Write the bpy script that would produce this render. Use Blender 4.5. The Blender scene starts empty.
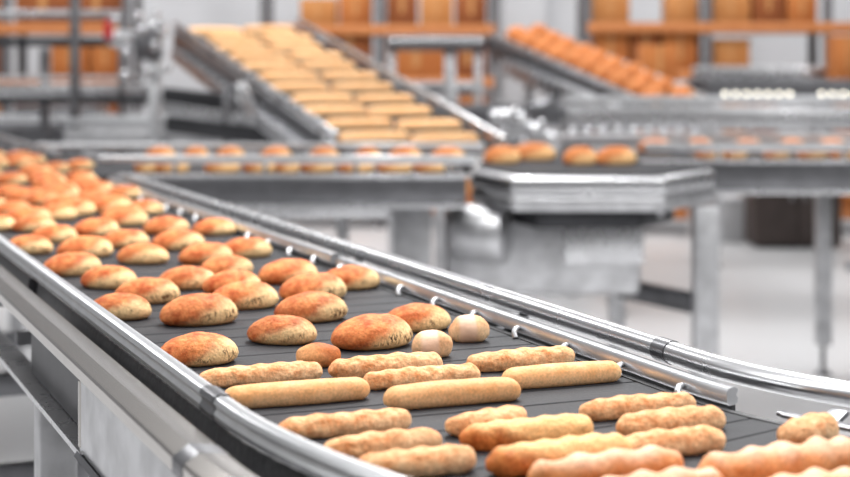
import bpy, bmesh, math, random
from mathutils import Vector, Matrix, noise

C = bpy.context.scene.collection
S = bpy.context.scene
PI = math.pi

# ------------------------------------------------------------------ camera, world, lights, exposure
FPX, HZ = 1600.0, 57.0            # focal length in pixels, horizon row
CAMZ, BELT = 1.7, 1.2             # camera height, belt height
cam_d = bpy.data.cameras.new('camera')
cam = bpy.data.objects.new('camera', cam_d)
C.objects.link(cam)
cam.location = (0, 0, CAMZ)
cam.rotation_euler = (PI / 2, 0, 0)
cam_d.sensor_width = 36
cam_d.lens = FPX * 36 / 850
cam_d.shift_y = -(238.5 - HZ) / 850
cam_d.clip_end = 200
cam_d.dof.use_dof = True
cam_d.dof.focus_distance = 2.55
cam_d.dof.aperture_fstop = 2.9
S.camera = cam

w = bpy.data.worlds.new('World')
S.world = w
w.use_nodes = True
nt = w.node_tree
bg = nt.nodes['Background']
tc = nt.nodes.new('ShaderNodeTexCoord')
sp = nt.nodes.new('ShaderNodeSeparateXYZ')
cr = nt.nodes.new('ShaderNodeValToRGB')
mr = nt.nodes.new('ShaderNodeMapRange')
nt.links.new(tc.outputs['Generated'], sp.inputs[0])
nt.links.new(sp.outputs['Z'], mr.inputs['Value'])
mr.inputs['From Min'].default_value = -1
mr.inputs['From Max'].default_value = 1
nt.links.new(mr.outputs[0], cr.inputs[0])
e = cr.color_ramp.elements
e[0].position = 0.30; e[0].color = (.16, .16, .165, 1)
e[1].position = 1.0; e[1].color = (1.0, 1.0, 1.02, 1)
n_ = e.new(0.52); n_.color = (.40, .40, .405, 1)
n_ = e.new(0.60); n_.color = (.20, .20, .205, 1)
n_ = e.new(0.75); n_.color = (.85, .85, .86, 1)
nt.links.new(cr.outputs[0], bg.inputs[0])
bg.inputs[1].default_value = 0.62

def area(name, loc, target, sx, sy, power, col=(1, 1, 1)):
    l = bpy.data.lights.new(name, 'AREA')
    l.shape = 'RECTANGLE'; l.size = sx; l.size_y = sy; l.energy = power; l.color = col
    o = bpy.data.objects.new(name, l); C.objects.link(o)
    o.location = loc
    o.rotation_euler = (Vector(target) - Vector(loc)).to_track_quat('-Z', 'Y').to_euler()
    return o
area('hall_lamp', (0.6, 4.6, 4.6), (0.1, 2.6, 1.2), 1.6, 2.4, 200)
area('hall_lamp', (-3.4, 2.5, 4.4), (-0.2, 2.4, 1.2), 1.2, 3.5, 90)
area('hall_lamp', (3.6, 2.0, 4.4), (0.5, 2.4, 1.2), 1.2, 3.5, 90)
for x in (-4.2, 0, 4.2):
    area('hall_lamp', (x, 10.5, 5.4), (x, 10.5, 0), .35, 6.0, 170)
area('hall_lamp', (0, 15.0, 5.2), (0, 17.0, 1.2), 12, 1.0, 170)
S.view_settings.view_transform = 'Standard'
S.view_settings.look = 'None'
S.view_settings.gamma = 1
S.view_settings.use_curve_mapping = False
S.view_settings.exposure = 0.36

# ------------------------------------------------------------------ materials
def srgb(r, g, b):
    f = lambda c: (c / 255 / 12.92) if c / 255 <= .04045 else ((c / 255 + .055) / 1.055) ** 2.4
    return (f(r), f(g), f(b), 1)

def mat(name, col, rough=.5, metal=0.0, noise_scale=None, col2=None, bump=0, bump_scale=40, coords='Object', rough_var=0, stretch=None):
    m = bpy.data.materials.new(name); m.use_nodes = True
    t = m.node_tree; b = t.nodes['Principled BSDF']
    b.inputs['Base Color'].default_value = col
    b.inputs['Roughness'].default_value = rough
    b.inputs['Metallic'].default_value = metal
    tcn = t.nodes.new('ShaderNodeTexCoord')
    src = tcn.outputs[coords]
    if stretch:
        mp = t.nodes.new('ShaderNodeMapping'); mp.inputs['Scale'].default_value = stretch
        t.links.new(src, mp.inputs[0]); src = mp.outputs[0]
    if noise_scale:
        n = t.nodes.new('ShaderNodeTexNoise'); n.inputs['Scale'].default_value = noise_scale; n.inputs['Detail'].default_value = 5
        t.links.new(src, n.inputs['Vector'])
        if col2:
            r = t.nodes.new('ShaderNodeValToRGB')
            r.color_ramp.elements[0].position = .35; r.color_ramp.elements[1].position = .65
            r.color_ramp.elements[0].color = col; r.color_ramp.elements[1].color = col2
            t.links.new(n.outputs['Fac'], r.inputs[0]); t.links.new(r.outputs[0], b.inputs['Base Color'])
        if rough_var:
            q = t.nodes.new('ShaderNodeMapRange')
            q.inputs['To Min'].default_value = max(0.02, rough - rough_var); q.inputs['To Max'].default_value = rough + rough_var
            t.links.new(n.outputs['Fac'], q.inputs['Value']); t.links.new(q.outputs[0], b.inputs['Roughness'])
    if bump:
        n2 = t.nodes.new('ShaderNodeTexNoise'); n2.inputs['Scale'].default_value = bump_scale; n2.inputs['Detail'].default_value = 4
        t.links.new(src, n2.inputs['Vector'])
        bp = t.nodes.new('ShaderNodeBump'); bp.inputs['Strength'].default_value = bump; bp.inputs['Distance'].default_value = .01
        t.links.new(n2.outputs['Fac'], bp.inputs['Height']); t.links.new(bp.outputs[0], b.inputs['Normal'])
    return m

STEEL = mat('brushed_steel', srgb(205, 205, 207), .28, 1, 9, srgb(190, 190, 192), 0, rough_var=.06)
STEEL_CLEAN = mat('clean_steel', srgb(188, 183, 178), .22, 1, 3, srgb(180, 175, 170), rough_var=.02)
STEEL_SATIN = mat('satin_steel', srgb(206, 206, 208), .42, 1, 14, srgb(182, 182, 184), 0, rough_var=.05)
STEEL_POLISHED = mat('polished_steel', srgb(216, 216, 218), .14, 1, 12, srgb(206, 206, 208), rough_var=.04)
STEEL_MID = mat('grey_steel', srgb(128, 128, 131), .34, 1, 10, srgb(114, 114, 117), rough_var=.05)
ALU = mat('anodised_aluminium', srgb(214, 215, 217), .3, .9, 20, srgb(203, 204, 206), rough_var=.04)
PAINT_GREY = mat('grey_paint', srgb(168, 169, 172), .45, .0, 6, srgb(158, 159, 162))
DARK_STEEL = mat('dark_steel', srgb(66, 66, 69), .42, .6, 10, srgb(54, 54, 57))
def dull(m, v):
    m.node_tree.nodes['Principled BSDF'].inputs['Specular IOR Level'].default_value = v; return m
RUBBER = mat('black_rubber', srgb(44, 44, 46), .55, 0, 30, srgb(54, 54, 56), .25, 60)
BELTM = mat('belt_modules', srgb(40, 40, 43), .6, 0, 7, srgb(49, 49, 52), .12, 160)
GLINTM = mat('warm_roller_glint', srgb(255, 246, 220), .3)  # emissive, puts the warm highlights onto the far roller ends
GLINTM.node_tree.nodes['Principled BSDF'].inputs['Emission Color'].default_value = (1, .93, .76, 1)
GLINTM.node_tree.nodes['Principled BSDF'].inputs['Emission Strength'].default_value = 4.5
RED = mat('red_plastic', srgb(205, 40, 45), .4)
dull(BELTM, .18)
CARD = mat('cardboard', srgb(190, 116, 58), .8, 0, 3, srgb(174, 100, 46), .1, 20)
CARD_B = mat('brown_cardboard', srgb(150, 84, 40), .8, 0, 3, srgb(134, 72, 32), .1, 20)
CARD_C = mat('pale_cardboard', srgb(196, 134, 78), .8, 0, 3, srgb(182, 118, 62), .1, 20)
TAPE = mat('tan_tape', srgb(192, 136, 82), .4)
RACK_BEAM = mat('orange_rack_paint', srgb(196, 124, 70), .5, 0, 8, srgb(186, 114, 62))
RACK_POST = mat('grey_rack_paint', srgb(108, 106, 108), .5, .2, 8, srgb(98, 96, 98))
WALLM = mat('white_wall_panel', srgb(206, 207, 210), .7, 0, 1.5, srgb(198, 199, 202), coords='Object')
FLOORM = mat('light_resin_floor', srgb(208, 208, 209), .35, 0, .7, srgb(204, 204, 205), rough_var=.08)
BROWN_CAB = mat('dark_brown_cabinet', srgb(74, 62, 58), .5, 0, 5, srgb(62, 50, 46))
GREY_PLASTIC = mat('pale_grey_plastic', srgb(190, 190, 192), .5)

def bread_mat(name, crust, crust2, pale, pale_axis=(0.8, -0.35, -0.75), lo=.1, hi=.55, cracks=0.0, bump=.35, fine=70, flour=None, blot=.45, mott=38):
    m = bpy.data.materials.new(name); m.use_nodes = True
    t = m.node_tree; b = t.nodes['Principled BSDF']; L = t.links.new; N = t.nodes.new
    b.inputs['Roughness'].default_value = .6
    b.inputs['Specular IOR Level'].default_value = .16
    b.inputs['Subsurface Weight'].default_value = .0
    tcn = N('ShaderNodeTexCoord'); oi = N('ShaderNodeObjectInfo')
    # every loaf gets its own blotches
    off = N('ShaderNodeVectorMath'); off.operation = 'ADD'
    sc = N('ShaderNodeVectorMath'); sc.operation = 'SCALE'
    cmb = N('ShaderNodeCombineXYZ')
    L(oi.outputs['Random'], cmb.inputs[0]); L(oi.outputs['Random'], cmb.inputs[1])
    L(cmb.outputs[0], sc.inputs[0]); sc.inputs['Scale'].default_value = 7
    L(tcn.outputs['Object'], off.inputs[0]); L(sc.outputs[0], off.inputs[1])
    n = N('ShaderNodeTexNoise'); n.inputs['Scale'].default_value = mott; n.inputs['Detail'].default_value = 7; n.inputs['Roughness'].default_value = .62
    L(off.outputs[0], n.inputs['Vector'])
    r = N('ShaderNodeValToRGB'); r.color_ramp.elements[0].position = .36; r.color_ramp.elements[1].position = .64
    r.color_ramp.elements[0].color = crust2; r.color_ramp.elements[1].color = crust
    L(n.outputs['Fac'], r.inputs[0])
    # pale, less baked side
    d = N('ShaderNodeVectorMath'); d.operation = 'DOT_PRODUCT'
    L(tcn.outputs['Generated'], d.inputs[0]); d.inputs[1].default_value = pale_axis
    n2 = N('ShaderNodeTexNoise'); n2.inputs['Scale'].default_value = 30; n2.inputs['Detail'].default_value = 3
    L(off.outputs[0], n2.inputs['Vector'])
    ad = N('ShaderNodeMath'); ad.operation = 'MULTIPLY_ADD'
    L(n2.outputs['Fac'], ad.inputs[0]); ad.inputs[1].default_value = blot; L(d.outputs['Value'], ad.inputs[2])
    mk = N('ShaderNodeMapRange'); mk.interpolation_type = 'SMOOTHSTEP'
    mk.inputs['From Min'].default_value = lo; mk.inputs['From Max'].default_value = hi
    L(ad.outputs[0], mk.inputs['Value'])
    mx = N('ShaderNodeMix'); mx.data_type = 'RGBA'
    L(mk.outputs[0], mx.inputs['Factor']); L(r.outputs[0], mx.inputs['A']); mx.inputs['B'].default_value = pale
    col = mx.outputs['Result']
    # fine speckle of the crust
    fn = N('ShaderNodeTexNoise'); fn.inputs['Scale'].default_value = 260; fn.inputs['Detail'].default_value = 3
    L(off.outputs[0], fn.inputs['Vector'])
    fr = N('ShaderNodeMapRange'); fr.inputs['From Min'].default_value = .3; fr.inputs['From Max'].default_value = .7
    fr.inputs['To Min'].default_value = .78; fr.inputs['To Max'].default_value = 1.12
    L(fn.outputs['Fac'], fr.inputs['Value'])
    mu = N('ShaderNodeMix'); mu.data_type = 'RGBA'; mu.blend_type = 'MULTIPLY'; mu.inputs['Factor'].default_value = 1
    L(col, mu.inputs['A']); L(fr.outputs[0], mu.inputs['B']); col = mu.outputs['Result']
    # tone differs from loaf to loaf
    hv = N('ShaderNodeHueSaturation')
    vr = N('ShaderNodeMapRange'); vr.inputs['To Min'].default_value = .9; vr.inputs['To Max'].default_value = 1.08
    L(oi.outputs['Random'], vr.inputs['Value']); L(vr.outputs[0], hv.inputs['Value']); L(col, hv.inputs['Color'])
    col = hv.outputs[0]
    if cracks:
        mp = N('ShaderNodeMapping'); mp.inputs['Scale'].default_value = (1.6, 1.6, .55)
        L(off.outputs[0], mp.inputs[0])
        vo = N('ShaderNodeTexVoronoi'); vo.feature = 'DISTANCE_TO_EDGE'; vo.inputs['Scale'].default_value = 62
        vo.inputs['Randomness'].default_value = 1
        nd = N('ShaderNodeTexNoise'); nd.inputs['Scale'].default_value = 90
        L(mp.outputs[0], nd.inputs['Vector'])
        mxv = N('ShaderNodeMix'); mxv.data_type = 'VECTOR'; mxv.inputs['Factor'].default_value = .02
        L(mp.outputs[0], mxv.inputs['A']); L(nd.outputs['Color'], mxv.inputs['B'])
        L(mxv.outputs['Result'], vo.inputs['Vector'])
        ct = N('ShaderNodeMapRange'); ct.inputs['From Min'].default_value = .03; ct.inputs['From Max'].default_value = .10
        ct.inputs['To Min'].default_value = 1; ct.inputs['To Max'].default_value = 0
        L(vo.outputs['Distance'], ct.inputs['Value'])
        # cracks sit only in a low band of the pale side
        gz = N('ShaderNodeSeparateXYZ'); L(tcn.outputs['Generated'], gz.inputs[0])
        bz = N('ShaderNodeMapRange'); bz.interpolation_type = 'SMOOTHSTEP'
        bz.inputs['From Min'].default_value = .62; bz.inputs['From Max'].default_value = .4
        L(gz.outputs['Z'], bz.inputs['Value'])
        bl = N('ShaderNodeMapRange'); bl.interpolation_type = 'SMOOTHSTEP'
        bl.inputs['From Min'].default_value = .08; bl.inputs['From Max'].default_value = .2
        L(gz.outputs['Z'], bl.inputs['Value'])
        pn = N('ShaderNodeTexNoise'); pn.inputs['Scale'].default_value = 38; L(off.outputs[0], pn.inputs['Vector'])
        pm = N('ShaderNodeMapRange'); pm.inputs['From Min'].default_value = .45; pm.inputs['From Max'].default_value = .6
        L(pn.outputs['Fac'], pm.inputs['Value'])
        prod = ct.outputs[0]
        for s_ in (bz.outputs[0], bl.outputs[0], mk.outputs[0], pm.outputs[0]):
            q = N('ShaderNodeMath'); q.operation = 'MULTIPLY'; L(prod, q.inputs[0]); L(s_, q.inputs[1]); prod = q.outputs[0]
        q = N('ShaderNodeMath'); q.operation = 'MULTIPLY'; L(prod, q.inputs[0]); q.inputs[1].default_value = cracks; prod = q.outputs[0]
        cx = N('ShaderNodeMix'); cx.data_type = 'RGBA'
        L(prod, cx.inputs['Factor']); L(col, cx.inputs['A']); cx.inputs['B'].default_value = srgb(84, 44, 22)
        col = cx.outputs['Result']
    if flour:
        gz = N('ShaderNodeSeparateXYZ'); L(tcn.outputs['Generated'], gz.inputs[0])
        f1 = N('ShaderNodeMath'); f1.operation = 'SUBTRACT'; L(gz.outputs['X'], f1.inputs[0]); f1.inputs[1].default_value = flour[0]
        f2 = N('ShaderNodeMath'); f2.operation = 'ABSOLUTE'; L(f1.outputs[0], f2.inputs[0])
        f3 = N('ShaderNodeMapRange'); f3.interpolation_type = 'SMOOTHSTEP'
        f3.inputs['From Min'].default_value = flour[1]; f3.inputs['From Max'].default_value = flour[1] * .55
        L(f2.outputs[0], f3.inputs['Value'])
        cx = N('ShaderNodeMix'); cx.data_type = 'RGBA'
        L(f3.outputs[0], cx.inputs['Factor']); L(col, cx.inputs['A']); cx.inputs['B'].default_value = srgb(244, 206, 178)
        col = cx.outputs['Result']
    L(col, b.inputs['Base Color'])
    bn = N('ShaderNodeTexNoise'); bn.inputs['Scale'].default_value = fine; bn.inputs['Detail'].default_value = 6
    L(off.outputs[0], bn.inputs['Vector'])
    bp = N('ShaderNodeBump'); bp.inputs['Strength'].default_value = bump; bp.inputs['Distance'].default_value = .006
    L(bn.outputs['Fac'], bp.inputs['Height']); L(bp.outputs[0], b.inputs['Normal'])
    return m

LOAF = bread_mat('loaf_crust', srgb(230, 146, 88), srgb(178, 82, 40), srgb(250, 211, 156), (0.9, -0.46, -0.62), .20, .56, cracks=1.0, bump=.55, fine=110)
SMOOTHB = bread_mat('pale_baguette_crust', srgb(251, 194, 138), srgb(240, 172, 110), srgb(253, 212, 164), (0, -.5, -.8), -.4, .2, bump=.15)
ROUGHB = bread_mat('twisted_baguette_crust', srgb(252, 198, 146), srgb(224, 146, 90), srgb(253, 216, 172), (0.3, -.4, -.6), -.2, .5, bump=.8, fine=100, mott=60)
DARKEND = bread_mat('dark_ended_crust', srgb(222, 138, 74), srgb(176, 86, 36), srgb(248, 194, 132), (.95, .2, .45), .60, 1.05, bump=.7, fine=90, mott=50)
KNOB = bread_mat('pink_knobbly_crust', srgb(240, 168, 112), srgb(218, 132, 74), srgb(250, 208, 176), (0, -.1, .8), .6, 1.1, bump=.5, fine=60)
ROLLB = bread_mat('brown_roll_crust', srgb(206, 124, 70), srgb(160, 80, 38), srgb(224, 160, 106), (-.7, -.5, -.2), -.55, -.15, bump=.4)
ROLLF = bread_mat('floured_roll_crust', srgb(234, 184, 138), srgb(222, 156, 108), srgb(242, 206, 164), (0, -.4, -.5), -.3, .2, bump=.25, flour=(.40, .26))
PALEROLL = bread_mat('golden_roll_crust', srgb(255, 208, 156), srgb(248, 184, 124), srgb(255, 222, 176), (0, -.4, -.7), -.3, .2, bump=.2)
ORANGEB = bread_mat('orange_loaf_crust', srgb(218, 144, 88), srgb(184, 102, 52), srgb(246, 200, 142), (.7, -.3, -.6), .1, .5, bump=.2)

# ------------------------------------------------------------------ mesh helpers
def obj(name, bm, m, parent=None, smooth=True, loc=None, angle=40):
    me = bpy.data.meshes.new(name)
    bmesh.ops.recalc_face_normals(bm, faces=bm.faces[:])
    bm.to_mesh(me); bm.free()
    if m: me.materials.append(m)
    o = bpy.data.objects.new(name, me); C.objects.link(o)
    if smooth:
        for p in me.polygons: p.use_smooth = True
        try:
            me.set_sharp_from_angle(angle=math.radians(angle))
        except Exception:
            pass
    if parent: o.parent = parent
    if loc: o.location = loc
    return o

def tag(o, label, cat, group=None, kind=None):
    if label: o['label'] = label
    if cat: o['category'] = cat
    if group: o['group'] = group
    if kind: o['kind'] = kind
    return o

def thing(name, label, cat, loc=(0, 0, 0), rz=0, group=None):
    o = bpy.data.objects.new(name, None); C.objects.link(o)
    o.location = loc; o.rotation_euler = (0, 0, rz)
    o.empty_display_size = .1
    return tag(o, label, cat, group)

def box(bm, c, s, rz=0, bevel=0.0, M=None):
    t = bmesh.new()
    bmesh.ops.create_cube(t, size=1)
    bmesh.ops.scale(t, vec=s, verts=t.verts)
    if bevel:
        bmesh.ops.bevel(t, geom=t.edges[:], offset=bevel, segments=2, affect='EDGES', profile=.5)
    mt = M if M is not None else Matrix.Translation(c) @ Matrix.Rotation(rz, 4, 'Z')
    bmesh.ops.transform(t, matrix=mt, verts=t.verts)
    merge(bm, t)

def merge(bm, t):
    me = bpy.data.meshes.new('tmp'); t.to_mesh(me); t.free(); bm.from_mesh(me); bpy.data.meshes.remove(me)

def bar(bm, p0, p1, wd, ht, bevel=.003, up=(0, 0, 1)):
    """a rectangular bar from p0 to p1: width wd across, height ht towards up"""
    p0, p1 = Vector(p0), Vector(p1); d = p1 - p0; L = d.length; x = d / L
    y = Vector(up).cross(x)
    y.normalize(); z = x.cross(y)
    M = Matrix(((x.x, y.x, z.x, 0), (x.y, y.y, z.y, 0), (x.z, y.z, z.z, 0), (0, 0, 0, 1)))
    M = Matrix.Translation((p0 + p1) / 2) @ M
    box(bm, None, (L, wd, ht), bevel=min(bevel, wd * .3, ht * .3), M=M)

def cyl(bm, p0, p1, r, seg=20, r2=None, bevel=True):
    p0, p1 = Vector(p0), Vector(p1); d = p1 - p0
    t = bmesh.new()
    bmesh.ops.create_cone(t, cap_ends=True, segments=seg, radius1=r, radius2=r if r2 is None else r2, depth=d.length)
    if bevel:
        ed = [e_ for e_ in t.edges if any(len(f.verts) > 4 for f in e_.link_faces)]
        bmesh.ops.bevel(t, geom=ed, offset=min(r * .15, d.length * .1), segments=2, affect='EDGES', profile=.5)
    M = Matrix.Translation((p0 + p1) / 2) @ d.to_track_quat('Z', 'Y').to_matrix().to_4x4()
    bmesh.ops.transform(t, matrix=M, verts=t.verts); merge(bm, t)

def ball(bm, c, r, sc=(1, 1, 1), seg=16):
    t = bmesh.new(); bmesh.ops.create_uvsphere(t, u_segments=seg, v_segments=seg // 2 + 2, radius=r)
    bmesh.ops.scale(t, vec=sc, verts=t.verts); bmesh.ops.translate(t, vec=c, verts=t.verts); merge(bm, t)

def tube(bm, pts, r, seg=12):
    pts = [Vector(p) for p in pts]; rings = []
    for i, p in enumerate(pts):
        a = pts[max(i - 1, 0)]; b = pts[min(i + 1, len(pts) - 1)]
        d = (b - a).normalized(); u = d.orthogonal() if abs(d.z) > .99 else Vector((0, 0, 1)).cross(d)
        u.normalize(); v = d.cross(u)
        rings.append([bm.verts.new(p + u * r * math.cos(2 * PI * k / seg) + v * r * math.sin(2 * PI * k / seg)) for k in range(seg)])
    for a, b in zip(rings, rings[1:]):
        for k in range(seg): bm.faces.new((a[k], a[(k + 1) % seg], b[(k + 1) % seg], b[k]))
    bm.faces.new(rings[0][::-1]); bm.faces.new(rings[-1])

def prism(bm, poly, z0, z1, bevel=0):
    t = bmesh.new()
    lo = [t.verts.new((x, y, z0)) for x, y in poly]; hi = [t.verts.new((x, y, z1)) for x, y in poly]
    t.faces.new(lo[::-1]); t.faces.new(hi); n = len(poly)
    for i in range(n): t.faces.new((lo[i], lo[(i + 1) % n], hi[(i + 1) % n], hi[i]))
    if bevel: bmesh.ops.bevel(t, geom=t.edges[:], offset=bevel, segments=3, affect='EDGES', profile=.5)
    merge(bm, t)

def P(px, py, d):                       # a point of the place that lies d metres ahead
    return Vector(((px - 425) * d / FPX, d, CAMZ - (py - HZ) * d / FPX))

def G(px, py, z):                       # the point at height z seen in direction px, py
    return P(px, py, (CAMZ - z) * FPX / (py - HZ))

# ------------------------------------------------------------------ the setting
b = bmesh.new(); box(b, (0, 9, -.05), (34, 26, .1))
tag(obj('floor', b, FLOORM, smooth=False), None, None, kind='structure')
b = bmesh.new(); box(b, (0, 18.1, 2.7), (34, .2, 5.4))
tag(obj('wall_back', b, WALLM, smooth=False), None, None, kind='structure')
for i, x in enumerate((-8.2, -3.65, .35, 1.1, 6.9)):
    b = bmesh.new(); box(b, (x, 17.85, 2.7), (.5, .3, 5.4), bevel=.02)
    tag(obj('trim_%d' % (i + 1), b, PAINT_GREY if i in (0, 4) else WALLM, smooth=False), None, None, kind='structure')

# ------------------------------------------------------------------ main conveyor: straight run that bends near the camera
PHI = math.atan(675 / FPX)
UD = Vector((-math.sin(PHI), math.cos(PHI), 0)); VD = Vector((math.cos(PHI), math.sin(PHI), 0))
VC, T0, RC = .93, 2.05, 1.2

def ST(s, o, z):                         # station s (metres up the belt, negative in the bend), offset o from its middle
    if s >= 0:
        p = UD * (T0 + s) + VD * (VC + o)
    else:
        th = -s / RC
        p = UD * (T0 - (RC - o) * math.sin(th)) + VD * (VC + RC - (RC - o) * math.cos(th))
    return Vector((p.x, p.y, z))

def RT(s):
    if s >= 0: return VD.copy()
    th = -s / RC
    return VD * math.cos(th) + UD * math.sin(th)

def stations(s0, s1, step=.05):
    out = []; n = max(2, int(abs(s1 - s0) / step) + 1)
    for i in range(n + 1): out.append(s0 + (s1 - s0) * i / n)
    return out

def sweep(bm, s0, s1, o, z, prof, step=.05, sh=0.0):
    rings = []
    for s in (stations(s0, min(s1, 0), step) if s0 < 0 else []) + (stations(max(s0, 0), s1, 1.0)[(1 if s0 < 0 else 0):] if s1 > 0 else []):
        c = ST(s, o, z) + UD * sh; r = RT(s)
        rings.append([bm.verts.new(c + r * a + Vector((0, 0, h))) for a, h in prof])
    n = len(prof)
    for a, b_ in zip(rings, rings[1:]):
        for k in range(n): bm.faces.new((a[k], a[(k + 1) % n], b_[(k + 1) % n], b_[k]))
    bm.faces.new(rings[0][::-1]); bm.faces.new(rings[-1])

def circ(r, n=16, sx=1, sz=1): return [(r * sx * math.cos(2 * PI * k / n), r * sz * math.sin(2 * PI * k / n)) for k in range(n)]
def rrect(wd, ht, r, n=4):
    out = []
    for cx, cz, a0 in ((wd / 2 - r, ht / 2 - r, 0), (-wd / 2 + r, ht / 2 - r, 90), (-wd / 2 + r, -ht / 2 + r, 180), (wd / 2 - r, -ht / 2 + r, 270)):
        for k in range(n + 1):
            a = math.radians(a0 + 90 * k / n); out.append((cx + r * math.cos(a), cz + r * math.sin(a)))
    return out
# guide rail: a rounded aluminium profile with a shallow groove along its face
GUIDE = [(.013, .010), (.009, .016), (-.002, .018), (-.009, .015), (-.012, .009), (-.0085, .004), (-.0085, .0), (-.012, -.005), (-.010, -.013), (-.004, -.017), (.008, -.017), (.013, -.011)]

mc = thing('conveyor', 'large foreground conveyor with dark belt carrying loaves and baguettes round a bend', 'conveyor', (0, 0, 0))
SN, SF = -1.75, 8.2
# belt of dark modules with a fine groove between each
b = bmesh.new(); rings = []
s = SN; pitch = .088; prof = []
while s < SF:
    prof += [(s, -.003), (s + .002, -.0006), (s + .010, 0), (s + pitch - .010, -.0003), (s + pitch - .002, -.0012)]
    s += pitch
for s, dz in prof:
    top = [ST(s, o, BELT + dz - (.002 if abs(o) > .35 else 0)) for o in (-.352, -.346, -.17, 0, .17, .320, .326)]
    rings.append([b.verts.new(p) for p in top] + [b.verts.new(ST(s, .326, BELT - .035)), b.verts.new(ST(s, -.352, BELT - .035))])
for a, c in zip(rings, rings[1:]):
    for k in range(9): b.faces.new((a[k], a[(k + 1) % 9], c[(k + 1) % 9], c[k]))
b.faces.new(rings[0][::-1]); b.faces.new(rings[-1])
obj('belt', b, BELTM, mc, angle=20)
# belt edges: black ribbed side walls
for sgn in (-1, 1):
    b = bmesh.new(); rings = []; s = SN
    k = 0
    while s < SF:
        wob = .003 if k % 2 else 0
        r = RT(s); q = [(.0, .018 if sgn < 0 else .001), (sgn * (.010 + wob), .018 if sgn < 0 else .001), (sgn * (.014 + wob), -.01), (sgn * (.012 + wob), -.07), (0, -.07)]
        rings.append([b.verts.new(ST(s, .328 if sgn > 0 else -.354, BELT + h) + r * a) for a, h in q])
        s += .012 if k % 2 else .026; k += 1
    for a, c in zip(rings, rings[1:]):
        for j in range(5): b.faces.new((a[j], a[(j + 1) % 5], c[(j + 1) % 5], c[j]))
    b.faces.new(rings[0][::-1]); b.faces.new(rings[-1])
    obj('belt_edge', b, RUBBER, mc)
# bed under the belt
b = bmesh.new(); sweep(b, SN, SF, 0, BELT - .065, rrect(.62, .05, .005, 1)); obj('belt_bed', b, DARK_STEEL, mc)
# left guide rail, its sleeve, right guide rails
GL, GR, GZL, GZR = -.366, .352, 1.243, 1.2165
b = bmesh.new(); sweep(b, SN, SF, GL, GZL, GUIDE, sh=-.06); lg = obj('guide_rail', b, ALU, mc)
b = bmesh.new(); sweep(b, .025, .09, GL, GZL, [(a * 1.12, h * 1.1) for a, h in GUIDE], sh=-.06); obj('rail_sleeve', b, STEEL_MID, lg)
GUR = [(-a * .85, h * .74) for a, h in GUIDE]
b = bmesh.new(); sweep(b, -.17, 1.50, GR, GZR, GUR); rg = obj('guide_rail', b, ALU, mc)
b = bmesh.new(); sweep(b, 1.53, 4.1, GR - .004, GZR + .004, GUR); rg2 = obj('guide_rail', b, ALU, mc)
b = bmesh.new(); sweep(b, SN, -.30, GR + .010, BELT + .006, rrect(.022, .007, .003, 2)); sweep(b, SN, -.24, GR + .045, BELT - .004, rrect(.016, .007, .003, 2)); rg3 = obj('guide_rail', b, STEEL_MID, mc)
b = bmesh.new(); bar(b, ST(1.515, GR - .002, BELT - .06), ST(1.515, GR - .002, BELT + .04), .02, .035); obj('rail_clamp', b, DARK_STEEL, rg2)
# pins that carry the right guide rail
s = -.05
while s < 4:
    b = bmesh.new()
    a = ST(s, GR - .030, BELT + .001); m_ = ST(s + .006, GR - .030, BELT + .010); c = ST(s + .016, GR - .022, BELT + .015); d = ST(s + .03, GR - .004, BELT + .014)
    tube(b, [a, m_, c, d], .0048, 8)
    obj('rail_pin', b, STEEL_SATIN, rg); s += .185
for s in (1.42,):       # bracket from the left guide rail down to the frame
    b = bmesh.new(); bar(b, ST(s, GL - .004, GZL - .015), ST(s, GL - .012, BELT - .04), .012, .025); obj('rail_bracket', b, DARK_STEEL, lg)
# outer tubes of the frame
TZ, TO = 1.226, .440
TUBE_R = circ(.0185, 20); TZR = 1.2235
FL = [(.036, -.014), (.036, -.003), (.033, -.001), (.003, .004), (-.001, .0038), (-.019, -.0075), (-.0215, -.0115), (-.0215, -.028), (.036, -.028)]
SH = -.2                                                # the frame stays straight a little longer than the belt
for (s0, s1) in ((SN, .005), (.055, SF)):
    b = bmesh.new(); sweep(b, s0, s1, -.437, TZ, FL, sh=SH); obj('frame_rail', b, STEEL_CLEAN, mc, angle=22)
b = bmesh.new(); sweep(b, .005, .055, -.437, TZ, [(a * 1.03, h * 1.05) for a, h in FL], sh=SH); obj('rail_joint', b, STEEL_MID, mc)
for (s0, s1) in ((SN, .07), (.11, 4.1), (5.65, SF)):
    b = bmesh.new(); sweep(b, s0, s1, TO, TZR, TUBE_R, sh=.10); obj('frame_tube', b, STEEL, mc)
b = bmesh.new(); sweep(b, .07, .11, TO, TZR, circ(.0198, 20), sh=.10); obj('tube_joint', b, STEEL_MID, mc)
for s in (-.9, -.35, .7, 1.6, 2.6, 3.6):               # brackets that hold the right tube
    b = bmesh.new(); bar(b, ST(s, .36, BELT - .03), ST(s, TO, BELT + .006), .03, .008); bar(b, ST(s, .36, BELT - .05), ST(s, .36, BELT - .01), .03, .006)
    obj('tube_bracket', b, STEEL_MID, mc)
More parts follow.
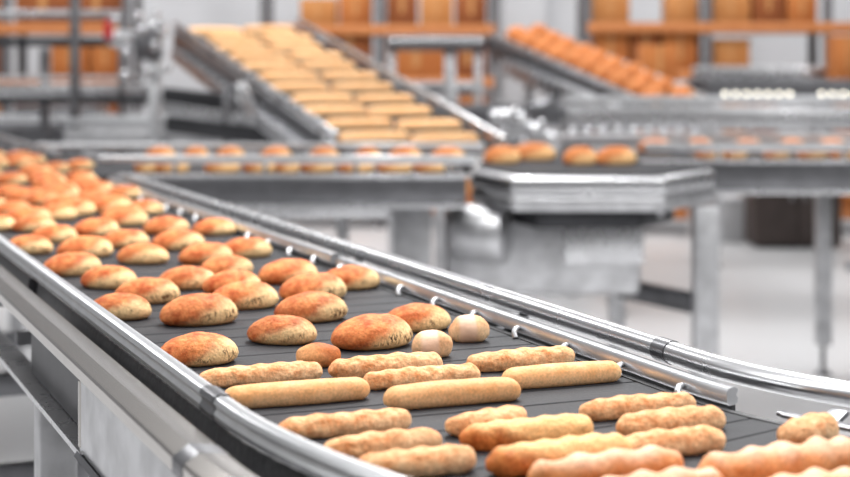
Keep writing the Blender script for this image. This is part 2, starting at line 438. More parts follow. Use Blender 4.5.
# left side panels below the frame rail
PB = 1.083
b = bmesh.new(); sweep(b, SN, .65, -.437, 0, [(-.021, TZ - .024), (-.017, TZ - .024), (-.017, PB + .005), (-.021, PB + .005)], .04, SH)
pn = obj('side_panel', b, STEEL_SATIN, mc)
b = bmesh.new(); tube(b, [ST(.65, -.426, PB + .012) + UD * SH, ST(.65, -.426, TZ - .029) + UD * SH], .034, 28); obj('rounded_panel_end', b, STEEL_CLEAN, pn)
b = bmesh.new(); sweep(b, .66, 1.32, -.437, 0, [(.012, TZ - .028), (.016, TZ - .028), (.016, PB + .002), (.012, PB + .002)], .05, SH); obj('recessed_panel', b, DARK_STEEL, mc)  # dark material paints in the shadowed floor that this panel mirrors
b = bmesh.new(); sweep(b, .62, SF, -.437, PB, [(-.024, .006), (-.020, .006), (-.020, 0), (.03, 0), (.03, -.004), (-.024, -.004)], .05, SH); obj('panel_lip', b, STEEL, mc)
b = bmesh.new(); sweep(b, SN, .64, -.437, PB, [(-.027, .008), (-.022, .002), (.03, -.004), (.03, -.010), (-.024, -.008), (-.032, 0)], .05, SH); obj('panel_lip', b, STEEL_MID, mc)
b = bmesh.new(); sweep(b, -.08, 4.1, .405, 0, [(-.003, BELT + .012), (.003, BELT + .012), (.003, BELT - .13), (-.003, BELT - .13)]); obj('inner_plate', b, RUBBER, mc)
for s in (1.1, 3.2, 5.4, 7.6):                          # uprights in the open part
    b = bmesh.new(); bar(b, ST(s, -.432, PB), ST(s, -.432, TZ - .02), .05, .01); obj('upright', b, STEEL_MID, mc)
# legs and cross bars
for s in (.965, 2.45, 4.6, 6.8):
    for o in (-.405, .40):
        lg_ = None
        b = bmesh.new(); a = ST(s, o, .06); bar(b, a, ST(s, o, PB - .004 if o < 0 else BELT - .06), .07, .07, .006, up=VD)
        lg_ = obj('leg', b, STEEL_SATIN, mc)
        b = bmesh.new(); cyl(b, ST(s, o, .02), ST(s, o, .09), .012, 12); cyl(b, ST(s, o, 0), ST(s, o, .02), .045, 20); obj('foot', b, DARK_STEEL, lg_)
    for z in (.80, .55):
        b = bmesh.new(); bar(b, ST(s, -.39, z), ST(s, .39, z), .045, .06, .004); obj('cross_bar', b, STEEL_MID, mc)
for o in (-.30, .30):
    b = bmesh.new(); bar(b, ST(.3, o, BELT - .10), ST(SF - .1, o, BELT - .10), .03, .04); obj('bed_beam', b, STEEL_MID, mc)
for s in (1.0, 1.35, 1.9, 2.7, 3.6):
    b = bmesh.new(); bar(b, ST(s, -.42, BELT - .085), ST(s, .36, BELT - .085), .03, .03); obj('bed_cross_member', b, STEEL_MID, mc)

# ------------------------------------------------------------------ bread
random.seed(4)
def loaf_mesh(lx, ly, lz, seed, n=40):
    """oval domed loaf, flat underneath, one long soft crease"""
    bm = bmesh.new()
    prof = [(.0, 0), (.5, 0), (.76, .0), (.88, .05), (.965, .15), (1, .29), (.975, .43), (.91, .58), (.80, .72), (.65, .84), (.47, .93), (.25, .985)]
    rings = []
    for r, z in prof[1:]:
        ring = []
        for k in range(n):
            a = 2 * PI * k / n; c_, s_ = math.cos(a), math.sin(a)
            x = r * lx / 2 * math.copysign(abs(c_) ** .92, c_); y = r * ly / 2 * math.copysign(abs(s_) ** .92, s_)
            v = Vector((x, y, z * lz))
            nn = noise.noise(v * 28 + Vector((seed, 0, 0))) * .0022 * min(1, z * 6)
            cre = math.exp(-((x - .018 - y * .35) / .006) ** 2) * .0022 * (1 if z > .3 else 0)
            tilt = 1 + .10 * x / lx
            ring.append(bm.verts.new((x * (1 + nn * 8), y * (1 + nn * 8), max(0, (z * lz + nn - cre)) * tilt)))
        rings.append(ring)
    for a, b_ in zip(rings, rings[1:]):
        for k in range(n): bm.faces.new((a[k], a[(k + 1) % n], b_[(k + 1) % n], b_[k]))
    bm.faces.new(rings[0][::-1])
    t = bm.verts.new((0, 0, lz)); r = rings[-1]
    for k in range(n): bm.faces.new((r[k], r[(k + 1) % n], t))
    return bm

def stick_mesh(L, r, kind, seed, nx=64, na=28):
    """baguette along x, resting on z = 0; kind smooth, twist or knob"""
    bm = bmesh.new(); rings = []
    bend = random.Random(seed).uniform(-.006, .006)
    for i in range(nx + 1):
        f = i / nx; u = math.sin((f - .5) * PI * .94) / math.sin(PI * .47); x = u * L / 2
        e_ = min(1, (1 - abs(u)) * (L / 2) / (r * 1.0))
        end = math.sqrt(max(0.0, 1 - (1 - e_) ** 2)) if e_ < 1 else 1
        base = r * (.90 + .10 * math.cos(u * 1.4)) * (1 - (.16 * max(0, -u) ** 2 if kind != 'smooth' else .05 * u * u))
        ring = []
        for k in range(na):
            a = 2 * PI * k / na
            d = Vector((x * 26, math.cos(a) * 1.1 + seed * 3.1, math.sin(a) * 1.1))
            m_ = 1.0
            if kind == 'smooth': m_ += .035 * noise.noise(d * .8)
            elif kind == 'twist':
                m_ += .055 * math.sin(x * 190 + a * 2 + seed) + .10 * noise.noise(d * 1.2)
            else:
                m_ += .12 * math.sin(x * 140 + a * 1.6 + seed + 2.2 * noise.noise(Vector((x * 14, seed, 0)))) + .12 * noise.noise(d * 1.0)
            rad = base * end * m_
            y = rad * math.cos(a) * 1.12; z = rad * math.sin(a) * .96
            z = max(z, -r * .62 * max(end, .4))
            ring.append(bm.verts.new((x, y + bend * (1 - u * u), max(0, z + r * .62))))
        rings.append(ring)
    for a, b_ in zip(rings, rings[1:]):
        for k in range(na): bm.faces.new((a[k], a[(k + 1) % na], b_[(k + 1) % na], b_[k]))
    bm.faces.new(rings[0][::-1]); bm.faces.new(rings[-1])
    bmesh.ops.remove_doubles(bm, verts=bm.verts[:], dist=1e-5)
    return bm

def place(o, p, rz, z=BELT, sc=1.0):
    o.location = (p.x, p.y, z); o.rotation_euler = (0, 0, rz); o.scale = (sc, sc, sc) if not isinstance(sc, tuple) else sc
    return o

def clone(o, name=None):
    c = o.copy(); C.objects.link(c); return c

# oval loaves on the main belt: (px, py) of the middle, width in px, turn towards the camera
LOAVES = [
 (198, 347, 79, 0), (282, 327, 70, -38), (372, 331, 84, 8), (417, 315, 66, -4), (199, 309, 77, 4), (244, 294, 68, -8),
 (311, 306, 73, 0), (313, 286, 68, 2), (288, 270, 61, 6), (350, 276, 60, 0), (119, 304, 56, -45), (147, 289, 64, -6),
 (187, 276, 58, 0), (109, 275, 57, -36), (232, 280, 57, -4), (226, 264, 54, 4), (246, 246, 51, -10), (214, 225, 42, -4),
 (143, 252, 52, -40), (72, 263, 58, 4), (206, 252, 54, 2), (178, 239, 52, -8), (26, 243, 43, -42), (85, 246, 55, 0),
 (166, 224, 46, 6), (125, 237, 47, -5), (54, 232, 44, -2), (28, 222, 43, -30), (96, 226, 46, 2), (60, 210, 41, -40),
 (144, 206, 37, -6), (122, 211, 42, 3), (12, 207, 40, -6), (92, 200, 40, -4), (124, 191, 36, -2), (36, 196, 37, 5),
 (88, 187, 36, 3), (62, 192, 36, -5), (8, 190, 35, 2), (48, 177, 34, -3), (83, 175, 28, 0), (18, 177, 33, 6), (80, 163, 27, -2), (33, 158, 26, 0), (12, 161, 29, 4), (-14, 170, 30, 0), (-24, 186, 33, -20), (-12, 202, 36, 0), (-18, 222, 40, -30),
 (60, 166, 28, 0), (-8, 154, 27, 0), (-34, 160, 28, 0), (-32, 172, 30, 0)]
rf = random.Random(21)
for k in range(26):                      # more of them further up the belt, where they lie closest together
    t_ = 4.7 + 3.3 * (k + rf.random()) / 26; v_ = rf.uniform(-.28, .26)
    q_ = UD * t_ + VD * (VC + v_)
    LOAVES.append((425 + FPX * q_.x / q_.y, HZ + FPX * (CAMZ - BELT - .024) / q_.y - 1, .140 * FPX / q_.y, rf.choice((-25, -8, 0, 4, 8))))
BASEYAW = PHI
protos = []
for k in range(3):
    bm = loaf_mesh(.142, .098, .0515, 5.3 * k + 1)
    o = obj('oval_loaf', bm, LOAF, angle=80); protos.append(o)
used = [False] * 3
pts = []
for i, (px, py, wpx, yaw) in enumerate(LOAVES):
    p = G(px, py + 1, BELT + .024)
    v = p.x * VD.x + p.y * VD.y - VC; t = p.x * UD.x + p.y * UD.y
    v = max(-.275, min(.285, v)) if i != 42 else v
    q = UD * t + VD * (VC + v)
    pts.append((i, q, v, t, wpx, yaw))
# push apart any loaves that would touch
P2 = {i: Vector((v, t)) for i, q, v, t, wpx, yaw in pts}
for it in range(120):
    for a in range(len(LOAVES)):
        for c in range(a):
            d = P2[a] - P2[c]; e_ = Vector((d.x / .143, d.y / .103))
            if e_.length < 1:
                mv = d.normalized() * (1 - e_.length) * .03 if d.length > 1e-6 else Vector((0, .01))
                P2[a] += mv; P2[c] -= mv
    for a in range(len(LOAVES)):
        if a != 42: P2[a].x = max(-.278, min(.285, P2[a].x))
LANE = ['along left guide rail', 'in second lane from left', 'in the middle lane', 'in second lane from right', 'along right guide rail']
ORD = ['nearest', 'second nearest', 'third nearest', 'fourth nearest', 'fifth nearest', 'sixth nearest', 'seventh nearest', 'eighth nearest', 'ninth nearest', 'tenth nearest', '11th nearest', '12th nearest', '13th nearest', '14th nearest', '15th nearest', '16th nearest'] + ['%dth nearest' % k for k in range(17, 21)] + ['21st nearest', '22nd nearest', '23rd nearest', '24th nearest', '25th nearest']
lanes = {k: [] for k in range(5)}
for i in range(len(LOAVES)):
    if i == 42: continue
    lanes[min(4, max(0, int((P2[i].x + .34) / .136)))].append(i)
lab = {}
for k, l in lanes.items():
    for r, i in enumerate(sorted(l, key=lambda i: P2[i].y)):
        kind_ = 'oval loaf turned cracked side out' if LOAVES[i][3] < -20 else 'orange-brown oval loaf'
        lab[i] = '%s %s, %s to camera' % (kind_, LANE[k], ORD[r])
lab[42] = 'pale oval loaf crossing onto the side conveyor at the far right edge of the belt'
lab[0] = 'dark orange oval loaf beside left rail, just behind the baguettes'
lab[2] = 'deep red-brown oval loaf just behind the brown round roll and floured rolls'
for i, (px, py, wpx, yaw) in enumerate(LOAVES):
    k = i % 3
    if used[k]: o = clone(protos[k])
    else: o = protos[k]; used[k] = True
    q = UD * P2[i].y + VD * (VC + P2[i].x)
    sc = min(1.08, max(.9, wpx * (q.y / FPX) / .137))
    place(o, q, BASEYAW + math.radians(yaw) + random.uniform(-.06, .06), BELT, sc)
    tag(o, lab[i], 'bread', 'oval loaves on the main belt')

# baguettes: centre px, width px, turn, mesh kind, material, radius, label
STICKS = [
 (297, 393, 142, 0, 'smooth', SMOOTHB, .0185, 'pale smooth baguette with its left end behind the left guide rail', 'plain'),
 (453, 394, 137, 1, 'smooth', SMOOTHB, .0195, 'pale smooth baguette in the middle of the belt, left of the other smooth one', 'plain'),
 (562, 375, 122, 1, 'smooth', SMOOTHB, .0185, 'pale smooth baguette reaching the right guide rail', 'plain'),
 (261, 375, 120, 2, 'twist', ROUGHB, .0165, 'rough baguette right behind the pale smooth one at the left rail', 'r'),
 (386, 366, 112, 0, 'twist', ROUGHB, .0185, 'rough speckled baguette just in front of the brown round roll', 'r'),
 (422, 377, 116, 0, 'twist', ROUGHB, .0165, 'rough twisted baguette lying against the front of the speckled one', 'r'),
 (521, 359, 110, 2, 'twist', ROUGHB, .0180, 'twisted baguette nearest to the right rail pins, behind a smooth one', 'r'),
 (345, 424, 131, 1, 'twist', ROUGHB, .0165, 'single rough baguette lying alone in front of the left smooth baguette', 'r'),
 (383, 445, 118, 3, 'twist', ROUGHB, .0165, 'rough baguette at the bend, rear one of the two beside the left rail', 'r'),
 (415, 463, 122, 1, 'twist', ROUGHB, .0180, 'rough baguette at the bend, front one of the two beside the left rail', 'r'),
 (486, 421, 90, 14, 'twist', ROUGHB, .0170, 'short slanting twisted baguette behind the dark-ended baguette', 'r'),
 (527, 432, 136, 2, 'twist', DARKEND, .0195, 'baguette with a browned left end lying over beside a short slanting one', 'd'),
 (560, 456, 152, 4, 'twist', DARKEND, .0215, 'largest dark-ended baguette, right behind the pink knobbly bread', 'd'),
 (638, 407, 120, 0, 'twist', ROUGHB, .0165, 'rough baguette just left of the right guide rail end, rear of three', 'r'),
 (671, 422, 114, 2, 'twist', ROUGHB, .0180, 'twisted baguette near the right rail end, middle of three', 'r'),
 (668, 444, 122, 3, 'twist', ROUGHB, .0180, 'twisted baguette near the right rail end, front one of three', 'r'),
 (808, 431, 78, 24, 'twist', ROUGHB, .0205, 'short slanting baguette at the far right edge behind the large knobbly bread', 'r'),
 (606, 470, 160, 1, 'knob', KNOB, .0215, 'pink knobbly twisted bread at the bottom middle of the picture', 'k'),
 (785, 464, 190, 3, 'knob', KNOB, .0245, 'largest pink knobbly twisted bread at the bottom right', 'k'),
 (655, 492, 150, 0, 'knob', KNOB, .0215, 'knobbly bread cut off by the bottom edge, in front of the middle one', 'k'),
 (805, 492, 150, 4, 'knob', KNOB, .0215, 'knobbly bread cut off by the bottom edge at the right corner', 'k'),
]
sp = []
for i, (px, py, wpx, yaw, kd, m, r, label, g) in enumerate(STICKS):
    p = G(px, py, BELT + r * .75)
    sp.append(p)
for i, (px, py, wpx, yaw, kd, m, r, label, g) in enumerate(STICKS):
    p = sp[i]
    L = wpx * p.y / FPX * 1.07
    bm = stick_mesh(L, r * 1.1, kd, i * 1.7 + .5)
    o = obj('baguette' if g != 'k' else 'knobbly_bread', bm, m, angle=80)
    place(o, p, PHI - math.radians(3) + math.radians(yaw), BELT)
    tag(o, label, 'bread', {'plain': 'pale smooth baguettes', 'r': 'rough twisted baguettes', 'd': 'dark-ended baguettes', 'k': 'pink knobbly breads'}[g])
# small rolls
def roll_mesh(lx, ly, lz, seed):
    bm = bmesh.new(); bmesh.ops.create_uvsphere(bm, u_segments=36, v_segments=22, radius=1)
    for v in bm.verts:
        c = v.co
        n = noise.noise(c * 1.3 + Vector((seed, 0, 0))) * .10 + noise.noise(c * 4 + Vector((seed, 3, 0))) * .02
        f = 1 + n
        x = math.copysign(abs(c.x) ** .85, c.x)
        z = max(-.72, c.z * f)
        v.co = (x * f * lx / 2, c.y * f * ly / 2, (z + .72) * lz / 1.72)
    return bm
for (px, py, wpx, yaw, m, dims, label, sd) in (
    (318, 355, 46, -12, ROLLB, (.074, .052, .036), 'small brown potato-shaped roll in front of the red-brown loaf', 1),
    (432, 346, 42, -14, ROLLF, (.069, .054, .043), 'small floured roll, left one of the two floured rolls', 4),
    (469, 331, 41, -10, ROLLF, (.070, .054, .045), 'small floured roll beside the right rail pins, right one of the two', 8)):
    p = G(px, py, BELT + .017)
    o = obj('round_roll' if sd == 1 else 'floured_roll', roll_mesh(*dims, sd), m, angle=80)
    place(o, p, PHI + math.radians(yaw)); tag(o, label, 'bread', None if sd == 1 else 'small floured rolls')

# ------------------------------------------------------------------ helpers for straight conveyors
def leg(parent, x, y, z1, wd=.09, foot=True, m=STEEL_SATIN, rz=0):
    b = bmesh.new(); box(b, (x, y, (z1 + .16) / 2), (wd, wd, z1 - .16), rz, .006); o = obj('leg', b, m, parent)
    if foot:
        b = bmesh.new(); cyl(b, (x, y, .02), (x, y, .17), .014, 12); cyl(b, (x, y, 0), (x, y, .022), .05, 20, .03); obj('foot', b, STEEL_MID, o)
    return o

# cross conveyor that leaves the main one towards the right
xc = thing('conveyor', 'level cross conveyor in mid distance running right from the main belt', 'conveyor')
z = BELT
def xl(y, o=.46): return (UD * ((y - VD.y * (VC + o)) / UD.y) + VD * (VC + o)).x
b = bmesh.new(); prism(b, [(xl(6.75, .372), 6.75), (.17, 6.75), (.17, 8.0), (xl(8.0, .372), 8.0)], z - .03, z - .002); obj('belt', b, BELTM, xc, False)
b = bmesh.new(); prism(b, [(xl(6.62), 6.62), (.17, 6.62), (.17, 6.74), (xl(6.74), 6.74)], z - .105, z, .006); obj('frame', b, STEEL_MID, xc)
b = bmesh.new(); bar(b, (xl(6.6) + .05, 6.61, z - .115), (.17, 6.61, z - .115), .03, .02); obj('frame_lip', b, STEEL, xc)
b = bmesh.new(); bar(b, (xl(6.6), 6.66, z + .006), (.2, 6.66, z + .006), .07, .012); obj('frame_cap', b, STEEL, xc)
b = bmesh.new(); prism(b, [(xl(8.0), 8.01), (.24, 8.01), (.24, 8.10), (xl(8.1), 8.10)], z - .105, z, .006); obj('frame', b, STEEL_MID, xc)
b = bmesh.new(); bar(b, (xl(6.72) - .05, 6.74, z + .068), (.22, 6.72, z + .068), .022, .036, .009); gx = obj('guide_rail', b, ALU, xc)
b = bmesh.new(); bar(b, (xl(8.05) - .06, 8.02, z + .05), (.30, 8.02, z + .05), .022, .036, .009); gy = obj('guide_rail', b, ALU, xc)
for k in range(4):
    x = -1.05 + .38 * k
    b = bmesh.new(); bar(b, (x, 6.70, z), (x, 6.72, z + .07), .02, .01); obj('rail_bracket', b, STEEL_MID, gx)
    b = bmesh.new(); bar(b, (x, 8.04, z), (x, 8.03, z + .06), .02, .01); obj('rail_bracket', b, STEEL_MID, gy)
leg(xc, -.055, 6.95, z - .11, .165, m=STEEL_SATIN)
leg(xc, -.70, 7.7, z - .11, .09); leg(xc, -.40, 7.75, z - .11, .06)
b = bmesh.new(); box(b, (-.62, 7.4, z - .16), (1.2, .9, .08), 0, .01); obj('drip_tray', b, STEEL, xc)
# breads on it: near row and far row
def small_loaf(name, m, lx, ly, lz, seed): return obj(name, loaf_mesh(lx, ly, lz, seed, 28), m, angle=80)
sl = small_loaf('loaf', ORANGEB, .17, .12, .075, 3); sl_used = [False]
def put_loaf(px, d, zz, wpx, label, group, yaw=0, proto=None, flag=None, base=.17, fz=1.0):
    global sl
    pr, fl = (sl, sl_used) if proto is None else (proto, flag)
    o = clone(pr) if fl[0] else pr
    fl[0] = True
    k = wpx * d / FPX / base
    place(o, Vector(((px - 425) * d / FPX, d, 0)), math.radians(yaw), zz, (k, min(1.0, k), fz))
    tag(o, label, 'bread', group); return o
NTH = ['first', 'second', 'third', 'fourth', 'fifth', 'sixth', 'seventh', 'eighth', 'ninth', 'tenth', '11th', '12th', '13th', '14th']
near = [(146, 24), (172, 34), (222, 36), (260, 34), (288, 24), (318, 34), (356, 36), (395, 36), (432, 36)]
for k, (px, wpx) in enumerate(near):
    put_loaf(px, 6.93, z, wpx, 'blurred loaf in near row of the cross conveyor, %s from the left' % NTH[k], 'loaves in the near row of the cross conveyor')
for k, (px, wpx) in enumerate([(160, 32), (196, 26), (230, 30), (276, 32), (324, 30), (368, 26), (405, 34), (448, 34)]):
    put_loaf(px, 7.60, z, wpx, 'blurred loaf in far row of the cross conveyor, %s from the left' % NTH[k], 'loaves in the far row of the cross conveyor')

# transfer table where cross conveyor, left incline and right conveyor meet
tt = thing('transfer_table', 'steel transfer table with bright rounded corner between the level conveyors', 'conveyor')
poly = [(.20, 7.18), (.36, 6.74), (1.02, 6.74), (1.30, 7.15), (1.30, 8.5), (.30, 8.5)]
b = bmesh.new(); prism(b, [(x + (.04 if x < .5 else -.03), y + (.06 if y < 8 else -.05)) for x, y in poly], z - .02, z + .002); obj('belt', b, BELTM, tt, False)
def offs(poly, k): 
    cx = sum(x for x, y in poly) / len(poly); cy = sum(y for x, y in poly) / len(poly)
    return [(cx + (x - cx) * k, cy + (y - cy) * k) for x, y in poly]
b = bmesh.new(); prism(b, poly, z - .085, z - .004, .02); obj('side_skirt', b, STEEL, tt)
b = bmesh.new(); prism(b, offs(poly, .985), z - .155, z - .085, .02); obj('lower_skirt', b, STEEL_SATIN, tt)
b = bmesh.new(); prism(b, offs(poly, .7), z - .25, z - .155, .03); obj('trough', b, DARK_STEEL, tt)
b = bmesh.new(); cyl(b, (.14, 7.08, .92), (.36, 7.02, .92), .13, 40); obj('drum', b, STEEL_SATIN, tt)
b = bmesh.new(); box(b, (.53, 7.45, .80), (.88, .55, .34), 0, .03); cb = obj('drive_cabinet', b, STEEL_SATIN, tt)
b = bmesh.new(); box(b, (.80, 7.165, .86), (.36, .02, .18), 0, .008); obj('cover_plate', b, STEEL, cb)
b = bmesh.new(); bar(b, (.93, 7.12, .995), (1.06, 7.12, 1.005), .05, .035, .012); obj('handle', b, GREY_PLASTIC, cb)
lgA = leg(tt, 1.225, 7.0, z - .155, .105); leg(tt, .905, 7.56, .98, .075)
leg(tt, .40, 8.2, z - .155, .08)
b = bmesh.new(); bar(b, (1.19, 7.05, .615), (.92, 7.52, .615), .05, .09, .005); obj('stretcher', b, STEEL_MID, tt)
for k, (px, py, wpx) in enumerate([(502, 156, 34), (533, 153, 42), (580, 157, 32), (616, 157, 38)]):
    p = G(px, py, z + .03)
    put_loaf(px, max(7.05, p.y - .1), z + .002, wpx * 1.1, 'blurred orange loaf on the transfer table, %s from the left' % NTH[k], 'loaves on the transfer table', 4, fz=1.12)

# right conveyor
rc = thing('conveyor', 'level conveyor in mid distance at right, carrying two rows of loaves', 'conveyor')
X0, X1 = 1.30, 4.6
b = bmesh.new(); box(b, ((X0 + X1) / 2, 8.1, z - .015), (X1 - X0, .92, .03)); obj('belt', b, BELTM, rc, False)
b = bmesh.new(); bar(b, (X0 - .02, 7.60, z - .07), (X1, 7.60, z - .07), .06, .13, .012); obj('frame', b, STEEL_MID, rc)
b = bmesh.new(); bar(b, (X0 - .28, 7.58, z + .004), (X1, 7.58, z + .004), .09, .014, .004); obj('frame_cap', b, STEEL, rc)
b = bmesh.new(); bar(b, (X0, 7.58, z - .14), (X1, 7.58, z - .14), .05, .022, .006); obj('frame_lip', b, STEEL, rc)
b = bmesh.new(); bar(b, (X0, 8.60, z - .07), (X1, 8.60, z - .07), .05, .13, .01); obj('frame', b, STEEL_MID, rc)
b = bmesh.new(); bar(b, (1.05, 7.66, z + .068), (X1, 7.66, z + .068), .022, .044, .01); g1 = obj('guide_rail', b, ALU, rc)
b = bmesh.new(); bar(b, (.70, 8.58, z + .066), (X1, 8.58, z + .066), .022, .044, .01); g2 = obj('guide_rail', b, ALU, rc)
for k in range(5):
    x = 1.4 + .6 * k
    b = bmesh.new(); bar(b, (x, 7.63, z), (x, 7.655, z + .07), .02, .01); obj('rail_bracket', b, STEEL_MID, g1)
    b = bmesh.new(); bar(b, (x, 8.61, z), (x, 8.59, z + .07), .02, .01); obj('rail_bracket', b, STEEL_MID, g2)
lr = leg(rc, 2.13, 8.56, z - .13, .08); leg(rc, 3.6, 8.56, z - .13, .10); leg(rc, 4.3, 7.62, z - .13, .08)
b = bmesh.new(); bar(b, (2.25, 8.56, .58), (3.55, 8.40, .50), .04, .06, .012); obj('stretcher', b, STEEL, rc)
for k, (px, wpx) in enumerate([(710, 30), (735, 24), (776, 26), (812, 30), (843, 28), (880, 30)]):
    put_loaf(px, 7.85, z, wpx, 'blurred loaf in near row of the right level conveyor, %s from the left' % NTH[k], 'loaves in the near row of the right conveyor')
for k, (px, wpx) in enumerate([(655, 36), (700, 30), (748, 32), (792, 30), (832, 32), (870, 30)]):
    put_loaf(px, 8.35, z, wpx, 'blurred loaf in far row of the right level conveyor, %s from the left' % NTH[k], 'loaves in the far row of the right conveyor')

# ------------------------------------------------------------------ inclined conveyors
def incline(name_label, bl, br, tl, tr, drop, rails=.07):
    """belt between two bottom corners and two top corners"""
    th = thing('inclined_conveyor', name_label, 'conveyor')
    bl, br, tl, tr = map(Vector, (bl, br, tl, tr))
    b = bmesh.new()
    for q in (0,):
        v = [b.verts.new(p) for p in (bl, br, tr, tl)] + [b.verts.new(p - Vector((0, 0, .04))) for p in (bl, br, tr, tl)]
        b.faces.new(v[:4]); b.faces.new(v[4:][::-1])
        for i in range(4): b.faces.new((v[i], v[i + 4], v[(i + 1) % 4 + 4], v[(i + 1) % 4]))
    obj('belt', b, BELTM, th, False)
    for a, c, nm in ((bl, tl, -1), (br, tr, 1)):
        ac = (br - bl).normalized() * .035 * nm
        b = bmesh.new(); bar(b, a + ac + Vector((0, 0, -drop / 2 + .02)), c + ac + Vector((0, 0, -drop / 2 + .02)), .035, drop, .008); obj('side_plate', b, STEEL_MID, th)
        b = bmesh.new(); bar(b, a + ac + Vector((0, 0, rails)), c + ac + Vector((0, 0, rails)), .03, .035, .01); r = obj('guide_rail', b, STEEL, th)
        for k in range(5):
            q = a.lerp(c, .08 + .21 * k) + ac
            b = bmesh.new(); bar(b, q, q + Vector((0, 0, rails)), .02, .02, up=(1, 0, 0)); obj('rail_bracket', b, STEEL_MID, r)
    for q, rr in ((bl.lerp(br, .5), .05), (tl.lerp(tr, .5), .055)):
        dx = (br - bl) * .5
        b = bmesh.new(); cyl(b, q - dx - Vector((0, 0, .05)), q + dx - Vector((0, 0, .05)), rr, 20); obj('end_roller', b, DARK_STEEL, th)
    return th

BL, BR = P(343, 150, 8.18), P(500, 153, 8.62)
TL, TR = P(180, 33, 11.3), P(292, 29, 11.8)
inc = incline('left inclined conveyor climbing away, covered in pale golden rolls', BL, BR, TL, TR, .17)
b = bmesh.new(); bar(b, (-1.69, 10.0, .05), (-1.69, 10.0, 1.80), .07, .07, .008, up=(0, 1, 0)); obj('post', b, ALU, inc)
b = bmesh.new(); bar(b, P(240, 82, 9.3), P(262, 138, 9.3), .06, .06, .008, up=(0, 1, 0)); obj('strut', b, STEEL, inc)
b = bmesh.new(); bar(b, P(228, 85, 9.5), P(226, 170, 9.5), .06, .06, .008, up=(0, 1, 0)); obj('strut', b, STEEL_MID, inc)
b = bmesh.new(); bar(b, P(165, 108, 9.9), P(262, 123, 9.3), .05, .07, .008); obj('brace', b, STEEL, inc)
b = bmesh.new(); bar(b, P(165, 96, 10.2), P(252, 106, 9.6), .05, .11, .008); obj('brace', b, DARK_STEEL, inc)
b = bmesh.new(); bar(b, P(168, 124, 9.9), P(300, 140, 9.0), .05, .10, .008); obj('brace', b, DARK_STEEL, inc)
b = bmesh.new(); q_ = (BL - BR).normalized() * .08 - Vector((0, 0, .12)); bar(b, BL.lerp(TL, .03) + q_, BL.lerp(TL, .95) + q_, .06, .08, .008); obj('chain_guard', b, STEEL, inc)
# rows of rolls on it
rnd = random.Random(11)
pr = obj('golden_roll', stick_mesh(.30, .036, 'smooth', 2.2, 40, 20), PALEROLL, angle=80)
first = True
ROWS = 11
slope = math.atan2(TL.z - BL.z, math.hypot(TL.x - BL.x, TL.y - BL.y))
AX = (BR - BL); yawi = math.atan2(AX.y, AX.x)
for k in range(ROWS):
    f = .045 + .905 * k / (ROWS - 1)
    a, c = BL.lerp(TL, f), BR.lerp(TR, f)
    for j in range(2):
        g = (.27 + .46 * j) + ((.02 if k % 2 else -.02) + rnd.uniform(-.012, .012))
        p = a.lerp(c, g)
        o = pr if first else clone(pr); first = False
        o.location = p + Vector((0, 0, .002)); o.rotation_euler = (0, 0, yawi + rnd.uniform(-.05, .05))
        o.rotation_mode = 'XYZ'
        R = Matrix.Rotation(o.rotation_euler.z, 4, 'Z') @ Matrix.Rotation(slope, 4, 'X')
        o.rotation_euler = R.to_euler()
        W = (c - a).length; o.scale = (W * (.45 + rnd.uniform(-.02, .02)) / .30, 1.0, 1.1)
        tag(o, 'pale golden roll on left incline, %s one in %s row up from the foot' % (('left', 'right')[j], NTH[k]), 'bread', 'golden rolls on the left incline')
# drive head at the top of the left incline
dh = thing('drive_unit', 'shiny cluster of motor, gearbox and roller ends at the top of left incline', 'machine', (-1.72, 9.95, 1.75))
b = bmesh.new(); box(b, (0, 0, .02), (.16, .14, .18), 0, .02); obj('gearbox', b, STEEL_MID, dh)
b = bmesh.new(); cyl(b, (-.22, 0, .06), (-.06, 0, .06), .06, 24); cyl(b, (-.24, 0, .06), (-.22, 0, .06), .045, 24); obj('motor', b, STEEL, dh)
b = bmesh.new(); cyl(b, (.05, -.03, .13), (.05, .1, .13), .055, 24); obj('pulley', b, STEEL_POLISHED, dh)
for (x, zz, r) in ((-.03, .11, .035), (.06, .02, .034), (-.12, -.02, .03), (.10, .10, .026), (-.05, .2, .03), (.0, -.14, .032), (-.13, -.16, .034), (.06, .22, .024), (.13, -.12, .026), (-.19, .18, .028)):
    b = bmesh.new(); cyl(b, (x, -.06, zz), (x, -.12, zz), r, 18); ball(b, (x, -.12, zz), r * .8, (1, .5, 1)); obj('roller_end', b, STEEL_POLISHED, dh)
b = bmesh.new(); cyl(b, (-.24, -.05, .06), (-.24, -.05, .15), .028, 16); ball(b, (-.24, -.05, .15), .028); obj('red_beacon', b, RED, dh)

# right inclined conveyor, further back, with orange loaves
BL2, BR2 = P(640, 106, 11.3), P(702, 104, 11.75)
TL2, TR2 = P(494, 41, 12.6), P(545, 37, 13.3)
inc2 = incline('right inclined conveyor in the distance, covered in round orange loaves', BL2, BR2, TL2, TR2, .13, .05)
for q in ((498, 52, 12.6), (528, 58, 12.4)):
    a = P(*q); b = bmesh.new(); bar(b, (a.x, a.y, .05), a, .07, .07, .008, up=(0, 1, 0)); obj('post', b, STEEL, inc2)
b = bmesh.new(); bar(b, P(505, 58, 12.4) - Vector((0, 0, .06)), P(632, 112, 11.0) - Vector((0, 0, .06)), .10, .12, .008); obj('chain_guard', b, STEEL, inc2)
ol = small_loaf('orange_loaf', ORANGEB, .2, .16, .10, 7); olf = [False]
sl2 = math.atan2(TL2.z - BL2.z, math.hypot(TL2.x - BL2.x, TL2.y - BL2.y)); ax2 = BR2 - BL2; yw2 = math.atan2(ax2.y, ax2.x)
